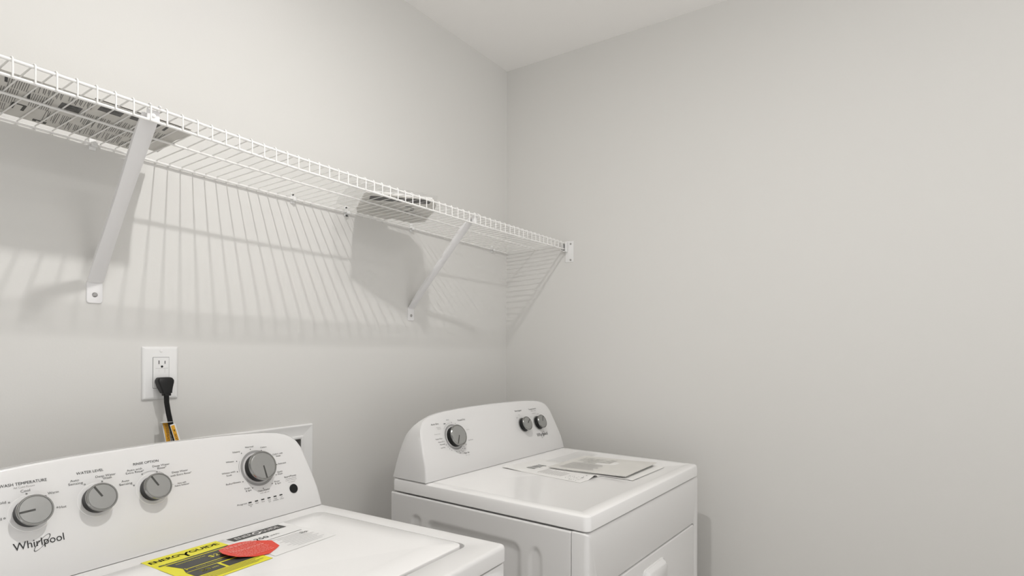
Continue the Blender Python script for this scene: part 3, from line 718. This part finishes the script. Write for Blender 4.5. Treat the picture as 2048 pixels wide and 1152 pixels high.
wlb = flat(wl, [(-0.2770, -0.2050), (-0.1380, -0.2050), (-0.1420, -0.0450), (-0.2770, -0.0430)], 0.0002).build('energy_label', M['label'], smooth=0)
wlb.name = 'white_label'; tag(wlb, 'white energy rating sticker with a black header on the washer lid', 'label')
b = MB()
b.poly([E1(-0.2735, -0.0480), E1(-0.1590, -0.0500), E1(-0.1575, -0.0760), E1(-0.2715, -0.0725)])
b.cur = 1
put_text(b, 'ENER', E2, -0.2630, -0.2270, -0.0672, 0.0120); put_text(b, 'GUIDE', E2, -0.2080, -0.1680, -0.0688, 0.0120)
put_ring(b, E2, -0.2175, -0.0620, 0.0052, 0.0085, n=20)
b.cur = 0
put_text(b, '250', E1, -0.2463, -0.2175, -0.1040, 0.0120); put_text(b, '250', E1, -0.2457, -0.2169, -0.1040, 0.0120); put_text(b, 'kWh', E1, -0.2120, -0.1930, -0.1030, 0.0065)
put_rect(b, E1, -0.2690, -0.1530, -0.1195, -0.1180)
put_text(b, '250', E1, -0.1700, -0.1540, -0.1400, 0.0070)
b.cur = 2
for k in range(9): put_rect(b, E1, -0.2300 + 0.006 * (k % 3), -0.1600 + 0.010 * (k % 2), -0.1300 - 0.0078 * k, -0.1288 - 0.0078 * k)
b.build('printed_panel', [M['charcoal'], M['label'], M['ink3']], wlb, smooth=0, recalc=False)

RT = [(-0.3330, -0.1330), (-0.3235, -0.1047), (-0.3060, -0.0920), (-0.2895, -0.0831), (-0.2700, -0.0850), (-0.2531, -0.0944), (-0.2400, -0.1120), (-0.2294, -0.1273), (-0.2394, -0.1652), (-0.2560, -0.1760), (-0.2753, -0.1865), (-0.3000, -0.1800), (-0.3231, -0.1650), (-0.3305, -0.1500)]
def rz_(u, v):
    k = max(0, min(1, (-0.285 - u) / 0.05)) ; return 0.0012 + 0.007 * k * k
m = MB(); cxr, cyr = -0.282, -0.134; L = []
for f in (1.0, 0.75, 0.5, 0.25, 0.02): L.append([wl(cxr + (u - cxr) * f, cyr + (v - cyr) * f, rz_(cxr + (u - cxr) * f, 0)) for u, v in RT])
m.loft(L, False, True)
rt = m.build('red_tag', M['red'], smooth=0, solid=0.0004, recalc=True)
tag(rt, 'bright red many-sided paper tag lying across the two energy stickers', 'tag')
b = MB(); rs = random.Random(5)
def RP(u, v): return wl(u, v, rz_(u, v) + 0.0011)
for k in range(11):
    v = -0.098 - 0.0072 * k
    half = 0.030 if k in (0, 10) else 0.037
    x = cxr - half + 0.0 + (0.006 if k < 2 else 0) - 0.10 * (v - cyr) * 0 
    big = k in (1, 5)
    while x < cxr + half - 0.01:
        wd = rs.uniform(0.003, 0.008)
        put_rect(b, RP, x, x + wd, v, v + (0.0034 if big else 0.0016)); x += wd + 0.0016
b.build('tag_print', M['pink'], rt, smooth=0, recalc=False)

# ---------------------------------------------------------------- dryer
DO = (-0.8728, -0.2152); DR = rad(-2.1669); DW = 0.737
dr = thing('dryer', 'white clothes dryer in the corner of the room with papers on its top', 'clothes dryer', (DO[0], DO[1], 0), DR)
DY0 = -0.6393
O_ = (0.0005, DW, DY0, 0.012)
J_ = (0.0005, DW, DY0, -0.100)
MB().loft([lp(-0.0375, 0.003, O_, 0.016), lp(-0.0355, 0, O_, 0.016), lp(-0.009, 0, O_, 0.016), lp(-0.004, 0.0015, O_, 0.016), lp(-0.001, 0.005, O_, 0.016), lp(0, 0.010, O_, 0.016), lp(0.0, 0.030, J_, 0.03), lp(-0.0022, 0.037, J_, 0.03)]).build('top', M['lid'], dr, smooth=30)
# cabinet: left side is a stamped panel
def sdr(y, z, y0, y1, z0, z1, r):
    cx, cz = (y0 + y1) / 2, (z0 + z1) / 2; qx, qz = abs(y - cx) - (y1 - y0) / 2 + r, abs(z - cz) - (z1 - z0) / 2 + r
    return math.hypot(max(qx, 0), max(qz, 0)) + min(max(qx, qz), 0) - r
def sstep(a, b_, x):
    k = max(0, min(1, (x - a) / (b_ - a))); return k * k * (3 - 2 * k)
def side_depth(y, z):
    d = 0.0065 * (1 - sstep(-0.016, 0.0, sdr(y, z, -0.456, -0.128, -0.80, -0.094, 0.03)))
    d += 0.0035 * (1 - sstep(-0.009, 0.0, sdr(y, z, -0.5165, -0.476, -0.80, -0.090, 0.034)))
    d += 0.0035 * (1 - sstep(-0.009, 0.0, sdr(y, z, -0.113, -0.072, -0.80, -0.090, 0.02)))
    return d
cy0, cy1, ct = -0.5950, 0.010, -0.0405
m = MB(); NY, NZ = 130, 120
def SF(u, v):
    y = cy0 + (cy1 - cy0) * u; z = ct - (0.86) * (v ** 1.6)
    e = 0.0025 * (1 - sstep(0, 0.004, ct - z)) + 0.001 * (1 - sstep(0, 0.002, y - cy0))
    return (-0.0015 + side_depth(y, z) + e, y, z + H)
m.grid(SF, NY, NZ); m.build('side_panel', M['enamel'], dr, smooth=50)
m = MB(); m.box(0.012, DW - 0.001, cy0 + 0.002, cy1 - 0.001, 0.03, H + ct - 0.001); m.build('cabinet', M['enamel'], dr, bevel=0.003)
# front panel wrapping the corners, with an opening for the door
P_ = (-0.0012, DW - 0.0005, 0.02 - H, ct + 0.0005)
D_ = (0.045, 0.6965, -0.640, -0.1815)
def fp(y, d, rect, r): return [(x, y, z + H) for x, z in inset(*rect, r, d, 6)]
MB().loft([fp(-0.5965, 0.0, P_, 0.004), fp(-0.628, 0, P_, 0.004), fp(-0.6345, 0.002, P_, 0.005), fp(-0.6380, 0.0055, P_, 0.008), fp(DY0, 0.011, P_, 0.012), fp(DY0, -0.003, D_, 0.016), fp(DY0 + 0.002, 0, D_, 0.014), fp(DY0 + 0.012, 0, D_, 0.014)]).build('front_panel', M['enamel'], dr, smooth=40)
F_ = (0.0478, 0.6937, -0.637, -0.1850)
door = MB().loft([fp(DY0 + 0.011, 0, F_, 0.013), fp(DY0 + 0.002, 0, F_, 0.013), fp(DY0, 0.0015, F_, 0.013), fp(DY0 - 0.0008, 0.004, F_, 0.014)]).build('door', M['enamel'], dr, smooth=40)
hx0, hx1 = 0.297, 0.436
MB().loft([[(x, DY0 - 0.0005, z + H) for x, z in rrect(hx0, hx1, -0.300, -0.2135, 0.012, 5)], [(x, DY0 - 0.004, z + H) for x, z in rrect(hx0, hx1, -0.300, -0.2135, 0.012, 5)],
           [(x, DY0 - 0.0055, z + H) for x, z in rrect(hx0 + 0.004, hx1 - 0.004, -0.297, -0.2170, 0.010, 5)],
           [(x, DY0 - 0.014, z + H) for x, z in rrect(hx0 + 0.006, hx1 - 0.006, -0.292, -0.2215, 0.012, 5)], [(x, DY0 - 0.0165, z + H) for x, z in rrect(hx0 + 0.009, hx1 - 0.009, -0.288, -0.2250, 0.012, 5)]]).build('handle', M['dish'], door, smooth=40)
for x in (0.06, DW - 0.06):
    for y in (-0.55, -0.06): MB().cyl((x, y, 0), (x, y, 0.03), 0.02, n=16).build('foot', M['black'], dr)
dp = thing('console', None, None); dp.parent = dr; dp.location = (0.001, -0.1285, H)
console(DW - 0.004, dp, 0.1385)
def DP(s_, t_): return Vector(face_pt(s_ - 0.001, t_, 0.0007)) + Vector((0, 0, 0.0015))
knob(dp, 0.1535, 0.1128, 0.0325, -120, ringr=0.0395)
knob(dp, 0.5120, 0.1108, 0.0245, 36, skirt=0.0262)
knob(dp, 0.6035, 0.1085, 0.0245, 58, skirt=0.0262)
b = MB()
def T2(s, x0, x1, base, h, c=1): b.cur = c; put_text(b, s, lambda u, v: tuple(DP(u, v)), x0, x1, base, h)
T2('Auto Dry', 0.0715, 0.1044, 0.1578, 0.0048, 0); T2('Heavy', 0.0902, 0.1084, 0.1474, 0.0034, 2); T2('Duty', 0.0945, 0.1084, 0.1427, 0.0034, 2)
T2('Less', 0.1403, 0.1520, 0.1662, 0.0034, 1); T2('Timed Dry', 0.1881, 0.2241, 0.1590, 0.0048, 0)
T2('Normal', 0.0760, 0.0990, 0.1280, 0.0034, 2)
T2('Very Dry', 0.0741, 0.1024, 0.1132, 0.0036); T2('More Dry', 0.0823, 0.1078, 0.1035, 0.0036); T2('Normal', 0.0865, 0.1065, 0.0958, 0.0036); T2('Less Dry', 0.0866, 0.1049, 0.0861, 0.0034)
T2('Cool Down', 0.2105, 0.2336, 0.0932, 0.0034); T2('Quick', 0.2167, 0.2300, 0.1263, 0.0034, 2)
T2('High Air', 0.1754, 0.2015, 0.0565, 0.0048, 0); T2('Static reduce', 0.1810, 0.2000, 0.0500, 0.0026, 2)
b.cur = 1; put_ring(b, lambda u, v: tuple(DP(u, v)), 0.1535, 0.1128, 0.0440, 0.0444, 92, 140, n=14)
b.cur = 0; put_rect(b, lambda u, v: tuple(DP(u, v)), 0.1250, 0.1330, 0.1560, 0.1580)
for k, an in enumerate((205, 215, 225, 236, 262, 275, 288, 300, 312, 325, 350, 15, 40, 62, 82)):
    b.cur = 0; put_disc(b, lambda u, v: tuple(DP(u, v)), 0.1535 + 0.0455 * math.cos(rad(an)), 0.1128 + 0.0455 * math.sin(rad(an)), 0.0011, 8)
for k, (s, an) in enumerate((('60', 278), ('50', 293), ('40', 308), ('20', 325))):
    b.cur = 1; put_text(b, s, lambda u, v: tuple(DP(u, v)), 0.1535 + 0.0520 * math.cos(rad(an)), None, 0.1118 + 0.0520 * math.sin(rad(an)), 0.0034, 'C')
flush('dial_scale', dp)
T2('End Signal', 0.4897, 0.5273, 0.1612, 0.0048, 0); T2('On', 0.5020, 0.5110, 0.1470, 0.0034, 2); T2('Off', 0.4850, 0.4950, 0.1370, 0.0034, 2)
flush('dial_scale', dp)
T2('Temperature', 0.5712, 0.6191, 0.1602, 0.0048, 0); T2('Fabric care', 0.5830, 0.6136, 0.1540, 0.0032, 1); T2('Medium', 0.5860, 0.6080, 0.1440, 0.0034, 2); T2('High', 0.6150, 0.6270, 0.1400, 0.0034, 2); T2('Low', 0.5650, 0.5760, 0.1330, 0.0034, 2)
flush('dial_scale', dp)
b.cur = 3; logo(b, lambda u, v: tuple(DP(u, v)), 0.5734, 0.6425, 0.0594, 0.0122)
flush('brand_logo', dp)
adopt(dp, dr)

# ---------------------------------------------------------------- papers on the dryer
cd, sd_ = math.cos(DR), math.sin(DR)
def dl(u, v, z=0.0): return (DO[0] + u * cd - v * sd_, DO[1] + u * sd_ + v * cd, H - 0.0020 + z)
# loose white sheet with curled corners
A_, B_, C__, D__ = (0.278, -0.458), (0.500, -0.470), (0.500, -0.178), (0.305, -0.160)
def bil(u, v): return tuple((A_[i] * (1 - u) + B_[i] * u) * (1 - v) + (D__[i] * (1 - u) + C__[i] * u) * v for i in (0, 1))
def ls(u, v):
    x, y = bil(u, v)
    z = 0.0006 + 0.009 * max(0, 1 - math.hypot(u - 0.36, v) / 0.16) + 0.005 * max(0, 1 - math.hypot(u - 0.10, v - 1.0) / 0.35) ** 1.5
    if u > 0.4 and v < 0.75: z = min(z, 0.0012)
    return dl(x, y, z)
s1 = MB().grid(ls, 30, 30).build('paper_sheet', M['paper'], smooth=60, solid=0.0003)
tag(s1, 'loose white instruction sheet with curled corners under the grey booklet on the dryer', 'paper')
b = MB()
up = lambda u, v: tuple(Vector(ls(u, v)) + Vector((0, 0, 0.0009)))
for k in range(7): put_rect(b, up, 0.26 + 0.048 * k, 0.26 + 0.048 * k + (0.012 if k % 3 else 0.019), 0.70 + 0.006 * (k % 3), 0.81)
b.build('bar_lines', M['ink'], s1, smooth=0, recalc=False)
b = MB(); rs = random.Random(9)
for k in range(34):
    u, v = 0.05 + rs.random() * 0.30, 0.06 + rs.random() * 0.18
    put_rect(b, up, u, u + 0.012, v, v + 0.006)
b.cur = 1
for k in range(9): put_rect(b, up, 0.12, 0.36 + 0.02 * (k % 3), 0.30 + k * 0.035, 0.306 + k * 0.035)
b.build('small_print', [M['ink'], M['ink3']], s1, smooth=0, recalc=False)
# lower sheet, then booklet on top
s2 = MB().loft([[dl(x, y, 0.0012) for x, y in [(0.392, -0.5655), (0.620, -0.5690), (0.612, -0.300), (0.392, -0.300)]], [dl(x, y, 0.0026) for x, y in [(0.392, -0.5655), (0.620, -0.5690), (0.612, -0.300), (0.392, -0.300)]]]).build('paper_leaflet', M['paper'], smooth=0)
tag(s2, 'white leaflet under the grey booklet, showing along its front edge', 'leaflet')
def bkz(u, v): return 0.0036 + 0.0040 * (1 - v) ** 2 + 0.0015 * u
BK = [(0.3925, -0.5440), (0.6270, -0.5415), (0.6080, -0.2860), (0.3830, -0.2830)]
def bq(u, v): return tuple((BK[0][i] * (1 - u) + BK[1][i] * u) * (1 - v) + (BK[3][i] * (1 - u) + BK[2][i] * u) * v for i in (0, 1))
def bs_(u, v, dz): x, y = bq(u, v); return dl(x, y, bkz(u, v) + dz)
bk = thing('booklet', 'pale grey booklet with a printed cover lying on top of the dryer', 'booklet')
m = MB(); m.grid(lambda u, v: bs_(u, v, 0.0032), 10, 10); m.grid(lambda u, v: bs_(u, v, 0.0024), 10, 10)
lo = [(i / 10, 0) for i in range(10)] + [(1, i / 10) for i in range(10)] + [(1 - i / 10, 1) for i in range(10)] + [(0, 1 - i / 10) for i in range(10)]
m.loft([[bs_(u, v, 0.0024) for u, v in lo], [bs_(u, v, 0.0032) for u, v in lo]], False, False)
m.build('cover', M['booklet'], bk, smooth=50)
m = MB(); li = [(0.008 + 0.984 * u, 0.008 + 0.984 * v) for u, v in lo]
m.loft([[bs_(u, v, 0.0) for u, v in li], [bs_(u, v, 0.0023) for u, v in li]]); tag(m.build('pages', M['paper'], bk, smooth=0), 'white pages')
b = MB(); cp = lambda u, v: bs_(u, v, 0.0036)
def prect(x0, x1, y0, y1, n=6):
    for i in range(n):
        a, c = x0 + (x1 - x0) * i / n, x0 + (x1 - x0) * (i + 1) / n; put_rect(b, cp, a, c, y0, y1)
prect(0.60, 0.86, 0.46, 0.90); prect(0.52, 0.60, 0.62, 0.80)
b.cur = 1
for k in range(9): put_rect(b, cp, 0.10 + 0.045 * k, 0.112 + 0.045 * k, 0.45 + 0.02 * (k % 3), 0.90)
b.build('cover_print', [M['photo'], M['ink3']], bk, smooth=0, recalc=False)
m = MB()
def fb(u, v):
    x, y = 0.47 + 0.215 * u, -0.30 + 0.085 * v
    return dl(x, y, 0.0030 + 0.004 * math.sin(u * 5 + 1) * math.sin(v * PI) ** 2 * 0.6 + 0.003 * math.sin(PI * v))
tag(MB().grid(fb, 16, 8).build('plastic_bag', M['film'], bk, smooth=60), 'clear plastic bag sticking out behind the booklet')
